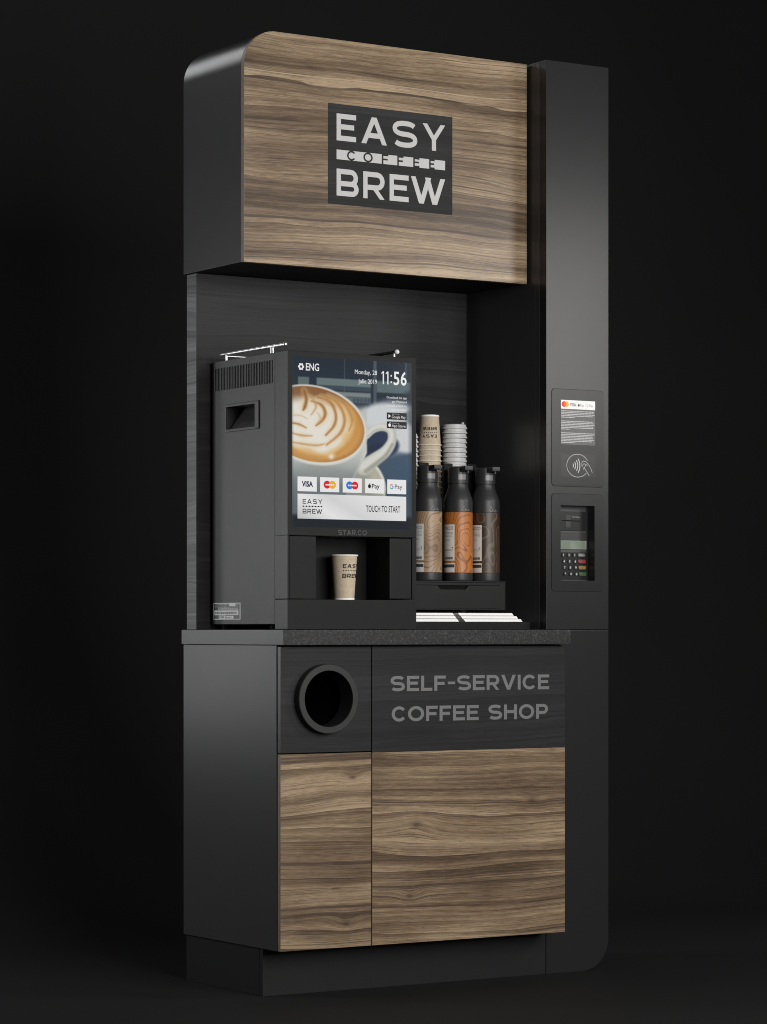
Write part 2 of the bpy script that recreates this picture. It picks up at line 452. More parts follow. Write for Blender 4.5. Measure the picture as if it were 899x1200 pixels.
def glyph(ch, w, s):
    """capital letter of height 1, width w and stroke s as flat pieces"""
    h = s/2; hs = s*1.12; T = 1-h; Bm = h; mid = .52
    stem = rect(0, 0, s, 1)
    if ch == 'E': return [stem, rect(s, 0, w, s), rect(s, mid-h, w*.90, mid+h), rect(s, 1-s, w, 1)]
    if ch == 'F': return [stem, rect(s, mid-h-.04, w*.90, mid+h-.04), rect(s, 1-s, w, 1)]
    if ch == 'L': return [stem, rect(s, 0, w, s)]
    if ch == 'I': return [rect(0, 0, s, 1)]
    if ch == 'H': return [stem, rect(s, mid-h, w-s, mid+h), rect(w-s, 0, w, 1)]
    if ch == 'T': return [rect(0, 1-s, w, 1), rect(w/2-h, 0, w/2+h, 1-s)]
    if ch == 'A':
        a = para(0, 0, (w-hs)/2, 1, hs); b = para(w-hs, 0, (w-hs)/2, 1, hs); k = (w-hs)/2
        return [a, b, rect(k*.26+hs*.5, .22, w-k*.26-hs*.5, .22+s)]
    if ch == 'V': return [para((w-hs)/2, 0, 0, 1, hs), para((w-hs)/2, 0, w-hs, 1, hs)]
    if ch == 'Y':
        y = .42; return [para((w-hs)/2, y, 0, 1, hs), para((w-hs)/2, y, w-hs, 1, hs), rect(w/2-h, 0, w/2+h, y+.04)]
    if ch == 'W':
        a = w*.235; b = w*.5-hs*.5
        return [para(a, 0, 0, 1, hs), para(a, 0, b+hs*.15, 1, hs), para(w-a-hs, 0, b-hs*.15, 1, hs), para(w-a-hs, 0, w-hs, 1, hs)]
    if ch in 'BPR':
        lo = .46 if ch == 'B' else .42
        r1 = (T-lo)/2; x1 = w-h-r1*1.0-(.03*w if ch == 'B' else 0)
        out = [stem, stroke([(s*.9, T)]+arc(x1, T-r1, r1, r1, 90, -90, 14)+[(s*.9, lo)], s)]
        if ch == 'B':
            r2 = (lo-Bm)/2; x2 = w-h-r2
            out.append(stroke([(s*.9, lo)]+arc(x2, Bm+r2, r2, r2, 90, -90, 14)+[(s*.9, Bm)], s))
        if ch == 'R': out.append(para(w-hs, 0, w*.48-hs*.4, lo, hs))
        return out
    if ch == 'D':
        return [stem, stroke([(s*.9, T)]+arc(w*.45, .5, w*.55-h, .5-h, 90, -90, 18)+[(s*.9, Bm)], s)]
    if ch == 'O': return [stroke(arc(w/2, .5, w/2-h, .5-h, 0, 360, 40)[:-1], s, True)]
    if ch == 'C': return [stroke(arc(w/2+.02, .5, w/2-h+.02, .5-h, 38, 322, 30), s)]
    if ch == 'S':
        ry = (T-Bm)/4; rx = w/2-h
        return [stroke(arc(w/2, T-ry, rx, ry, 28, 270, 22, .85)+arc(w/2, Bm+ry, rx, ry, 90, -152, 22, .85)[1:], s)]
    if ch == '-': return [rect(0, .42, w, .42+s*.85)]
    if ch == '.': return [rect(0, 0, s, s)]
    return []
GW = dict(E=.80, A=1.0, S=.93, Y=.92, B=.86, R=.86, W=1.38, C=.93, O=1.06, F=.76, L=.74, V=1.0, I=.2, H=.88, P=.83, T=.82, D=.9)
GW['-'] = .5; GW['.'] = .2; GW[' '] = .40
def word(txt, s=.19, gap=.2, width=None, height=None, widths=None):
    """stroke-letter word starting at u=0; scaled to width x height when given"""
    out = []; x = 0
    for i, ch in enumerate(txt):
        w = (widths or GW).get(ch, .8)
        if ch == 'I' or ch == '.': w = s
        out += [([(u+x, v) for u, v in vs], fs) for vs, fs in glyph(ch, w, s)]
        x += w+gap
    x -= gap
    kx = (width/x) if width else (height or 1.0); ky = height or (kx)
    return [([(u*kx, v*ky) for u, v in vs], fs) for vs, fs in out]
_tc = {}
def text(txt, size=1.0, align='LEFT', width=None, bold=0.0):
    """built-in font; size is the cap height; width squeezes it"""
    key = (txt, bold)
    if key not in _tc:
        c = bpy.data.curves.new('t', 'FONT'); c.body = txt; c.resolution_u = 3; c.offset = bold
        o = bpy.data.objects.new('t', c); COL.objects.link(o)
        dg = bpy.context.evaluated_depsgraph_get(); dg.update()
        me = o.evaluated_get(dg).to_mesh()
        _tc[key] = ([(v.co.x, v.co.y) for v in me.vertices], [list(p.vertices) for p in me.polygons])
        o.evaluated_get(dg).to_mesh_clear()
        bpy.data.objects.remove(o); bpy.data.curves.remove(c)
    vs, fs = _tc[key]
    k = size/.69
    x0 = min(v[0] for v in vs); x1 = max(v[0] for v in vs)
    kx = width/(x1-x0) if width else k
    off = {'LEFT': 0, 'CENTER': -(x1-x0)/2, 'RIGHT': -(x1-x0)}[align]
    return [([((u-x0+off)*kx, v*k) for u, v in vs], fs)]
def shift(shape, du, dv, k=1.0, flip=False):
    g = -1 if flip else 1
    return [([(g*u*k+du, g*v*k+dv) for u, v in vs], fs) for vs, fs in shape]
EASYW = dict(E=.725, A=.955, S=.955, Y=.90, B=.83, R=.82, W=1.36)
def logo_words(w, s=.19):
    """two-line wordmark w wide, bottom-left at 0,0 -> (row 1, row 2, bar box, letter height)"""
    H = w*.207; 
    row1 = []; row2 = []
    for ch, a, b in zip('EASY', (0, .224, .510, .788), (.176, .457, .738, 1.0)):
        g = glyph(ch, (b-a)*w/H, s); row1 += [([(a*w+u*H, v*H) for u, v in vs], fs) for vs, fs in g]
    for ch, a, b in zip('BREW', (0, .241, .482, .679), (.199, .436, .658, 1.0)):
        g = glyph(ch, (b-a)*w/H, s); row2 += [([(a*w+u*H, v*H) for u, v in vs], fs) for vs, fs in g]
    return row1, row2, H

def frontmap(y, x0=0.0, z0=0.0): return lambda u, v, h: (x0+u, y-h, z0+v)
def leftmap(x, y0, z0): return lambda u, v, h: (x-h, y0-u, z0+v)
CAMDIR = Vector((-.5373, -.8434, 0)); CAMRIGHT = Vector((.8434, -.5373, 0))
def cylmap(c, rfun, a0=0.0):
    def f(u, v, h):
        r = rfun(v)+h; t = a0+u/rfun(v)
        p = CAMDIR*math.cos(t)*r+CAMRIGHT*math.sin(t)*r
        return (c[0]+p.x, c[1]+p.y, c[2]+v)
    return f
def rrect(x0, x1, z0, z1, r, n=6, which=(1, 1, 1, 1)):
    """rounded rectangle; which: bottom-left, bottom-right, top-right, top-left"""
    out = []
    for (cx, cz, a, k, px, pz) in ((x0+r, z0+r, 180, which[0], x0, z0), (x1-r, z0+r, 270, which[1], x1, z0), (x1-r, z1-r, 0, which[2], x1, z1), (x0+r, z1-r, 90, which[3], x0, z1)):
        if not k: out.append((px, pz)); continue
        for i in range(n+1):
            t = math.radians(a+90*i/n); out.append((cx+r*math.cos(t), cz+r*math.sin(t)))
    return out

# ------------------------------------------------------------------ setting
b = MB()
prof = [(-10.0, FLOOR), (1.2, FLOOR)]+[(1.2+1.6*math.sin(math.radians(a)), FLOOR+1.6-1.6*math.cos(math.radians(a))) for a in range(6, 91, 6)]+[(2.8, 6.0)]
nP = len(prof)
b.raw([(x, y, z) for x in (-9, 9) for y, z in prof], [[i, nP+i, nP+i+1, i+1] for i in range(nP-1)], 'wall')
b.build('studio_backdrop', sharp=40)['kind'] = 'structure'

# ------------------------------------------------------------------ kiosk
kiosk = thing('coffee_kiosk', (.43, .25, FLOOR), 'tall graphite and walnut self-service coffee kiosk with counter, header sign and pay column', 'kiosk')
WD = .8667
b = MB()
b.box(0, .018, .0195, .4982, -.7935, -.0385, 'shell', .0012).box(WD-.018, WD, .0195, .4982, -.7935, -.0385, 'shell', .0012)
b.box(.0183, WD-.0183, .0195, .4800, -.7935, -.7755, 'shell', .0008).box(.0183, WD-.0183, .0195, .4800, -.0560, -.0385, 'dark', .0008)
b.box(.0183, WD-.0183, .4803, .4980, -.7930, -.0390, 'dark', 0).box(.2570, .2750, .0195, .4700, -.7750, -.0565, 'dark', 0)
b.box(.0185, .2560, .0195, .4700, -.3160, -.2980, 'dark', 0)
for q in ((.003, WD-.003, -.0460, -.0400), (.003, .2640, -.3090, -.3030), (.2680, WD-.003, -.3110, -.3050), (.003, WD-.003, -.7915, -.7860)):
    b.box(q[0], q[1], .0145, .0190, q[2], q[3], 'gap', 0)
b.box(.2610, .2710, .01455, .01905, -.7850, -.0470, 'gap', 0)
b.build('cabinet_body', kiosk)
def sidepick(main, edge): return lambda f: edge if abs(f.normal.x) > .8 else main
# upper-left panel with the round waste opening
RC = (.1263, -.1712)
b = MB()
circ = [(RC[0]+.078*math.cos(2*PI*i/64), RC[1]+.078*math.sin(2*PI*i/64)) for i in range(64)]
b.holed([(.0008, -.3045), (.2645, -.3045), (.2645, -.0425), (.0008, -.0425)], circ, 'y', 0, .0142, 'black_wood', .0008, sidepick('black_wood', 'shell'))
wp = b.build('waste_panel', kiosk); wp['label'] = 'black woodgrain panel with a round waste opening'
b = MB()
b.lathe([(.0772, .0350), (.069, .0350), (.069, -.0215), (.0705, -.0235), (.0850, -.0235), (.0866, -.0220), (.0866, -.0002)], (RC[0], 0, RC[1]), 'ring', 'y', 72)
b.build('waste_ring', wp)
b = MB()
b.lathe([(.0772, .0355), (.0772, .24), (.0001, .24)], (RC[0], 0, RC[1]), 'gap', 'y', 48)
b.build('waste_chute', wp)
# lower-left walnut door
b = MB().box(.0008, .2645, 0, .0142, -.7928, -.3075, 'walnut_left', .0008, pick=sidepick('walnut_left', 'edge_band'))
tag(b.build('cabinet_door', kiosk), 'narrow walnut door under the waste opening')
# right front: black sign panel above, walnut below
b = MB().box(.2675, .8660, 0, .0142, -.3078, -.0425, 'black_wood', .0006)
fm = frontmap(0, 0, 0)
l1 = word('SELF-SERVICE', .20, .13, .4924, .0385); l2 = word('COFFEE SHOP', .20, .13, .4850, .0385)
b.flat(l1, fm, 'lettering', .0004, .3223, -.1553); b.flat(l2, fm, 'lettering', .0004, .3255, -.2320)
sp = b.build('sign_panel', kiosk); sp['label'] = 'black woodgrain panel lettered SELF-SERVICE COFFEE SHOP'
b = MB().box(.2675, .8660, 0, .0142, -.7928, -.3084, 'walnut_right', .0006, pick=sidepick('walnut_right', 'edge_band'))
tag(b.build('cabinet_door', kiosk), 'wide walnut door under the lettered panel')
# plinth
b = MB().box(.0085, .8755, .1000, .1170, FLOOR, -.7938, 'plinth', .001)
b.box(.0085, .8755, .1182, .4980, FLOOR, -.7938, 'plinth', .001)
b.build('plinth', kiosk)
# counter
b = MB().box(-.006, .8685, -.0225, .4982, -.0378, 0, 'granite', .0016, pick=lambda f: 'shell' if f.normal.x < -.5 else 'granite')
b.build('countertop', kiosk)
# back panel
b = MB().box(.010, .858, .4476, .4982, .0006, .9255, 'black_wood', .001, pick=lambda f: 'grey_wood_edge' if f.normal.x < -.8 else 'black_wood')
b.build('back_panel', kiosk)
# header
HX1, HZ0, HZ1, HR = .8700, .9265, 1.5135, .092
hp = rrect(0, HX1, HZ0, HZ1, HR, 18, (0, 0, 0, 1))
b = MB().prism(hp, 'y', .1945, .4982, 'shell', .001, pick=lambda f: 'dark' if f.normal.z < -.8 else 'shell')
hd = b.build('header', kiosk, sharp=40)
def edgeP(f): return 'walnut_top' if abs(f.normal.y) > .7 else 'edge_band'
b = MB().prism(rrect(-.0006, HX1, HZ0-.001, HZ1+.0006, HR, 18, (0, 0, 0, 1)), 'y', .1780, .1938, 'walnut_top', .0009, pick=edgeP)
b.build('header_front', kiosk, sharp=40)
b = MB().box(.2463, .6291, .1772, .17795, 1.0915, 1.3495, 'black_wood', 0)
fm = frontmap(.1772)
r1, r2, LH = logo_words(.6058-.2713)
b.flat(r1, fm, 'logo_white', .0004, .2713, 1.2555)
b.flat(r2, fm, 'logo_white', .0004, .2713, 1.1140)
b.flat([rect(.2713, 1.2072, .6058, 1.2320)], fm, 'logo_white', .0004)
for ch, u0, u1 in (('C', .3030, .3286), ('O', .3526, .3804), ('F', .4088, .4284), ('F', .4565, .4753), ('E', .5060, .5249), ('E', .5558, .5725)):
    hgt = .0252; g = glyph(ch, (u1-u0)/hgt, .17)
    b.flat([([(u0+u*hgt, 1.2070+v*hgt) for u, v in vs], fs) for vs, fs in g], fm, 'black_wood', .0011)
b.build('logo_sign', kiosk)
# pillar
PX0, PX1 = .8777, 1.0840
RZ = (.1310, .3326); RX = (.9237, 1.0371)
low = rrect(PX0, PX1, FLOOR, -.0012, .085, 14, (0, 1, 0, 0))
b = MB().prism(low, 'y', .1000, .1290, 'shell_front', .0010).prism(low, 'y', .1304, .4982, 'shell', .001)
b.build('pillar_foot', kiosk, sharp=40)
b = MB().holed([(PX0, .0012), (PX1, .0012), (PX1, 1.5145), (PX0, 1.5145)], [(RX[0], RZ[0]), (RX[1], RZ[0]), (RX[1], RZ[1]), (RX[0], RZ[1])], 'y', .1000, .1290, 'shell_front', .0008)
b.holed([(PX0, .0012), (PX1, .0012), (PX1, 1.5145), (PX0, 1.5145)], [(RX[0], RZ[0]), (RX[1], RZ[0]), (RX[1], RZ[1]), (RX[0], RZ[1])], 'y', .1304, .1480, 'shell', .0008)
b.box(PX0, PX1, .1483, .4982, .0012, 1.5145, 'shell', .0008)
b.build('pillar', kiosk)
# contactless panel
up = rrect(.8950, 1.0658, .3830, .6418, .010, 8)
b = MB().prism(rrect(.8943, 1.0665, .3823, .6425, .0105, 8), 'y', .0996, .0999, 'gap').prism(up, 'y', .0988, .0995, 'plate', .0003)
b.prism([(.9230, .4085), (1.0392, .4085), (1.0392, .4700), (.9230, .4700)], 'y', .09855, .0987, 'shell_front')
fm = frontmap(.09855)
ci = (.9800, .4390)
ic = [stroke(arc(ci[0], ci[1], .0362, .0306, 28, 322, 48), .0013)]
for k, r in enumerate((.008, .0155, .023, .0305)):
    ic.append(stroke(arc(ci[0]-.022, ci[1], r*.95, r, -38, 38, 12), .0026))
hx = ci[0]+.014
hand = [[(0, -.004), (-.001, .008), (.004, .013), (.011, .012), (.021, .005)], [(.001, .000), (.006, .006), (.013, .004), (.009, -.003), (.004, -.010)],
        [(.005, -.004), (.011, -.010), (.019, -.020), (.024, -.026)], [(.021, .005), (.029, -.006), (.034, -.018)], [(.013, .004), (.019, .001)]]
for pl in hand: ic.append(stroke([(hx+u, ci[1]+v) for u, v in pl], .0013))
b.flat(ic, fm, 'logo_white', .0003)
rd = b.build('contactless_reader', kiosk); rd['label'] = 'contactless pay panel with wave and hand symbol'
b = MB().prism([(.9242, .4945), (1.0379, .4945), (1.0379, .6135), (.9242, .6135)], 'y', .09845, .0987, 'notice')
fm = frontmap(.09845)
b.flat([rect(.9245, .5895, 1.0378, .6130)], fm, 'paper_white', .0002)
b.flat([disc(.9345, .6018, .0078)], fm, 'red', .0004); b.flat([disc(.9425, .6018, .0078)], fm, 'amber', .0005); b.flat([disc(.9385, .6018, .0037, .0064)], fm, 'orange', .0006)
b.flat(text('VISA', .0088, 'CENTER', .0205, .02), fm, 'navy', .0004, .9640, .5972)
b.flat([rect(.9768, .592, .9772, .611), rect(1.0072, .592, 1.0076, .611)], fm, 'label_grey', .0004)
b.flat([disc(.9835, .6005, .0030, .0036)], fm, 'label_ink', .0004); b.flat(text('Pay', .0070, 'LEFT', .0125), fm, 'label_grey', .0004, .9880, .5975)
b.flat([stroke(arc(1.0130, .6005, .0026, .003, 40, 330, 14), .001)], fm, 'label_grey', .0004); b.flat(text('Pay', .0066, 'LEFT', .0125), fm, 'label_grey', .0004, 1.0180, .5975)
rg = random.Random(3); zz = .5850
for para_ in ((5, .40), (6, .25), (7, .40)):
    for li in range(para_[0]):
        u = .9252; end = 1.0365 - rg.random()*.007 if li < para_[0]-1 else .9252+.11*para_[1]
        while u < end:
            l = .004+rg.random()*.009; l = min(l, end-u)
            if l > .0015: b.flat([rect(u, zz-.0019, u+l, zz)], fm, 'notice_ink', .0002)
            u += l+.0010
        zz -= .00425
    zz -= .0060
b.build('notice', rd)
# card terminal
b = MB().holed(rrect(.8943, 1.0665, .1023, .3635, .0105, 8), [(RX[0], RZ[0]), (RX[1], RZ[0]), (RX[1], RZ[1]), (RX[0], RZ[1])], 'y', .0996, .0999, 'gap')
b.holed(rrect(.8950, 1.0658, .1030, .3628, .010, 8), [(RX[0]+.0004, RZ[0]+.0004), (RX[1]-.0004, RZ[0]+.0004), (RX[1]-.0004, RZ[1]-.0004), (RX[0]+.0004, RZ[1]-.0004)], 'y', .0988, .0995, 'plate')
ct = b.build('card_terminal', kiosk); ct['label'] = 'recessed card terminal with slot, display and keypad'
b = MB()
TY = .1350
b.box(.9242, 1.0366, TY, .1478, .1316, .3322, 'term', .001)
b.box(.930, 1.0335, TY-.0028, TY-.0002, .2655, .3185, 'plate', .001)
b.box(.938, 1.0335, TY-.0012, TY-.0002, .2400, .2620, 'term_dark', .0004)
b.box(.930, 1.0345, TY-.0022, TY-.0002, .1345, .2085, 'plate', .001)
b.build('terminal_face', ct)
b = MB().box(.952, 1.012, TY-.0042, TY-.0029, .2915, .2935, 'gap', .0003).box(.9635, .981, TY-.0040, TY-.0029, .2740, .2910, 'term_dark', .0006).box(.9635, .981, TY-.0040, TY-.0029, .2942, .3070, 'term_dark', .0006)
b.flat([rect(.9850+.0045*i, .3025, .9850+.0045*i+.0036, .3036) for i in range(6)], frontmap(TY-.0029), 'notice_ink', .0002)
b.build('card_slot', ct)
b = MB().box(.9440, 1.0335, TY-.0044, TY-.0030, .2160, .2395, 'lcd', .0006)
b.build('display', ct)
KX = (.9560, .9745, .9930); KZ = (.2008, .1838, .1672, .1500)
for r_, (row, wide, wm) in enumerate((('123', 'MENU', 'key_grey'), ('456', '', 'key_red'), ('789', '', 'key_yellow'), ('*0#', '', 'key_green'))):
    for c_, ch in enumerate(row):
        x, z = KX[c_]+.0022*r_, KZ[r_]
        b = MB().lathe([(.0056, -.0001), (.0056, -.0018), (.0048, -.0026), (.0001, -.0026)], (x, TY-.0023, z), 'key', 'y', 18)
        b.flat(text(ch, .0062, 'CENTER', None, .02), frontmap(TY-.0049), 'notice_ink', .0002, x, z-.0031)
        b.build('key', ct)
    x, z = 1.0165+.0014*r_, KZ[r_]
    b = MB().prism(rrect(x-.0125, x+.0125, z-.0050, z+.0050, .0045, 5), 'y', TY-.0050, TY-.0024, wm, .0008)
    if wide: b.flat(text(wide, .0042, 'CENTER', .016), frontmap(TY-.0050), 'notice_ink', .0002, x, z-.0021)
    else: b.flat([rect(x-.007, z-.0008, x+.006, z+.0008)], frontmap(TY-.0050), wm, .0002)
    k = b.build('key', ct)
    k['label'] = {'key_grey': 'wide grey menu key', 'key_red': 'wide red key', 'key_yellow': 'wide amber key', 'key_green': 'wide green key'}[wm]

# ------------------------------------------------------------------ coffee machine
MX0, MX1, MY0, MY1, MZ = .0500, .4330, .0500, .4370, .6950
mach = thing('coffee_machine', (.24, .24, 0), 'dark grey coffee machine with a bright touch screen showing a latte', 'coffee machine')
# housing
def vround(x0, x1, y0, y1, r, n=8):
    return [(x0, y0), (x1, y0)]+[(x1-.01+.01*math.cos(math.radians(a)), y1-.01+.01*math.sin(math.radians(a))) for a in (0, 30, 60, 90)]+[(x0+r-r*math.cos(math.radians(90-90*i/n)), y1-r+r*math.sin(math.radians(90-90*i/n))) for i in range(n+1)]
nx0, nx1, nz = .1330, .3515, .2322
b = MB()
b.box(.0951, MX1, .165, MY1, .0140, MZ-.0005, 'machine', .0012)
U = [(.0951, .0140), (nx0-.004, .0140), (nx0-.004, nz+.004), (nx1+.004, nz+.004), (nx1+.004, .0140), (MX1, .0140), (MX1, MZ-.0005), (.0951, MZ-.0005)]
b.prism(U, 'y', .1131, .1649, 'machine')
b.build('housing', mach)
GY = (.2060, .3550); GZ = (.5155, .5725)
b = MB()
side = [(.1131, .0140), (MY1-.003, .0140), (MY1-.003, MZ-.0005), (.1131, MZ-.0005)]
b.holed(side, [(GY[0], GZ[0]), (GY[1], GZ[0]), (GY[1], GZ[1]), (GY[0], GZ[1])], 'x', MX0, .0950, 'machine', .0012)
sidep = b.build('side_panel', mach)
b = MB().tube([(MX0+.0065, MY1-.0030, .0140), (MX0+.0065, MY1-.0030, MZ-.0006)], .0066, 'trim', 20)  # dark tube stands in for the back panel's shadow on this rounded corner
b.build('corner_shade', mach)
b = MB()
oy0, oy1, oz0, oz1 = .1890, .3585, .5085, .5802
b.holed([(oy0, oz0), (oy1, oz0), (oy1, oz1), (oy0, oz1)], [(GY[0], GZ[0]), (GY[1], GZ[0]), (GY[1], GZ[1]), (GY[0], GZ[1])], 'x', MX0-.0048, MX0-.0001, 'machine', .0016)
b.raw([(.0555, GY[0], GZ[0]), (.0555, GY[1], GZ[0]), (.0900, GY[1], GZ[1]), (.0900, GY[0], GZ[1])], [[0, 1, 2, 3]], 'machine_edge')
b.build('grip_frame', mach)
# vent: dark slits between narrow bars
b = MB().box(MX0-.0003, MX0-.0001, .1225, .4250, .6190, .6760, 'gap', 0)
ny = 37; rg = random.Random(5)
for i in range(ny):
    y0 = .1225+i*(.4250-.1225)/ny
    b.box(MX0-.0016, MX0-.0004, y0, y0+(.0036 if i % 4 else .0050), .6186, .6764, 'machine', .0003, 1)
b.build('vent_grille', mach)
b = MB()
lm = leftmap(MX0, .4285, .0262)
lw, lh = .1433, .0430
b.flat([rect(0, 0, lw, lh)], lm, 'paper_white', .0002)
b.flat([rect(.0045, .0018, lw-.0045, lh-.0018)], lm, 'notice', .0004)
b.flat([rect(.0065, .0115, lw-.010, .0235), rect(.030, .0022, .066, .0105), rect(.069, .0025, .108, .0095), rect(.086, .0345, .118, .0412)], lm, 'paper_white', .0006)
b.flat([rect(.0042, .0350, .0105, .0405), rect(.0042, .0260, .0245, .0310), rect(.0042, .0030, .0070, .0215)], lm, 'label_ink', .0006)
rg = random.Random(8)
for z in (.0385, .0325, .0285, .0255):
    u = .026
    while u < lw-.012:
        l = .004+rg.random()*.010; b.flat([rect(u, z-.0011, min(u+l, lw-.008), z+.0008)], lm, 'notice_ink', .0006); u += l+.002
for (z, u, e, hh) in ((.0172, .012, .118, .0030), (.0066, .034, .060, .0020), (.0058, .071, .098, .0012)):
    while u < e:
        l = .002+rg.random()*.006; b.flat([rect(u, z-hh, u+l, z+hh)], lm, 'label_grey', .0008); u += l+.0018
b.build('rating_label', mach)
# front door
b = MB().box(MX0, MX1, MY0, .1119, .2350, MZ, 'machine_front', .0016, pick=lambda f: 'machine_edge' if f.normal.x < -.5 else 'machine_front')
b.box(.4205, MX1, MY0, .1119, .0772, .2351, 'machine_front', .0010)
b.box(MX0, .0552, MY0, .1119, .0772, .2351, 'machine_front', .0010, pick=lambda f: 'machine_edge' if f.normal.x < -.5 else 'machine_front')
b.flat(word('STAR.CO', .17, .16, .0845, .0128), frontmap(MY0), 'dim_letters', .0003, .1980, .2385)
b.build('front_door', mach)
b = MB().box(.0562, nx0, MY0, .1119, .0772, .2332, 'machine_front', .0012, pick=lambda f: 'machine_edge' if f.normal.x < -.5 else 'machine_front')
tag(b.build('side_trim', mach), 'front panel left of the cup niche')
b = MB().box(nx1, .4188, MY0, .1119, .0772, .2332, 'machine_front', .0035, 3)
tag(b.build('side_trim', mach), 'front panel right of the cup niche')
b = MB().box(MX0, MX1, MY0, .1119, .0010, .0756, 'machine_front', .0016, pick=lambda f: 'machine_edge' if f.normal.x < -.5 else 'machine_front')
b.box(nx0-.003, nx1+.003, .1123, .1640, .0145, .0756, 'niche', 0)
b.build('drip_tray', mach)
b = MB().box(nx0-.0036, nx0-.0003, .113, .1640, .0760, .2350, 'niche', 0).box(nx1+.0003, nx1+.0036, .113, .1640, .0760, .2350, 'niche', 0)
b.box(nx0, nx1, .1615, .1640, .0760, .2350, 'niche', 0).box(nx0, nx1, .113, .161, .2335, .2350, 'niche', 0)
b.build('dispensing_niche', mach)
for fx in (.075, .405):
    for fy in (.15, .40):
        MB().lathe([(.0001, 0), (.014, 0), (.014, .0135), (.0001, .0135)], (fx, fy, .0002), 'gap', seg=20).build('foot', mach)
# cup rails
def rail(x, y0, y1, z, m, cap):
    n = 44; pts = []; rad = []
    for i in range(n+1):
        pts.append((x, y0+(y1-y0)*i/n, z)); rad.append(.0036+(.0007 if (i//2) % 2 else 0))
    b = MB().tube(pts, rad, m, 14)
    b.ball((x, y0-.0015, z), .0062, cap)
    return b
b = rail(.0640, .0870, .4120, .7135, 'chrome', 'chrome')
for y in (.145, .153, .383): b.tube([(.0640, y, .6946), (.0640, y, .7135)], .0028, 'chrome', 10)
tag(b.build('cup_rail', mach), 'polished steel side rail')
b = rail(.4180, .1200, .4120, .7155, 'black_metal', 'white_cap')
for y in (.383,): b.tube([(.4180, y, .6946), (.4180, y, .7155)], .0028, 'black_metal', 10)
b.tube([(.4180, .131, .6946), (.4180, .131, .7125)], .0024, 'chrome', 10)
tag(b.build('cup_rail', mach), 'black side rail with a white end cap')
b = MB().tube([(.0640, .3830, .7075), (.4180, .3830, .7075)], .0030, 'chrome', 12)
b.tube([(.12, .372, .6946), (.12, .372, .7035)], .0032, 'chrome', 10)
tag(b.build('cup_rail', mach), 'polished steel cross rail at the back')

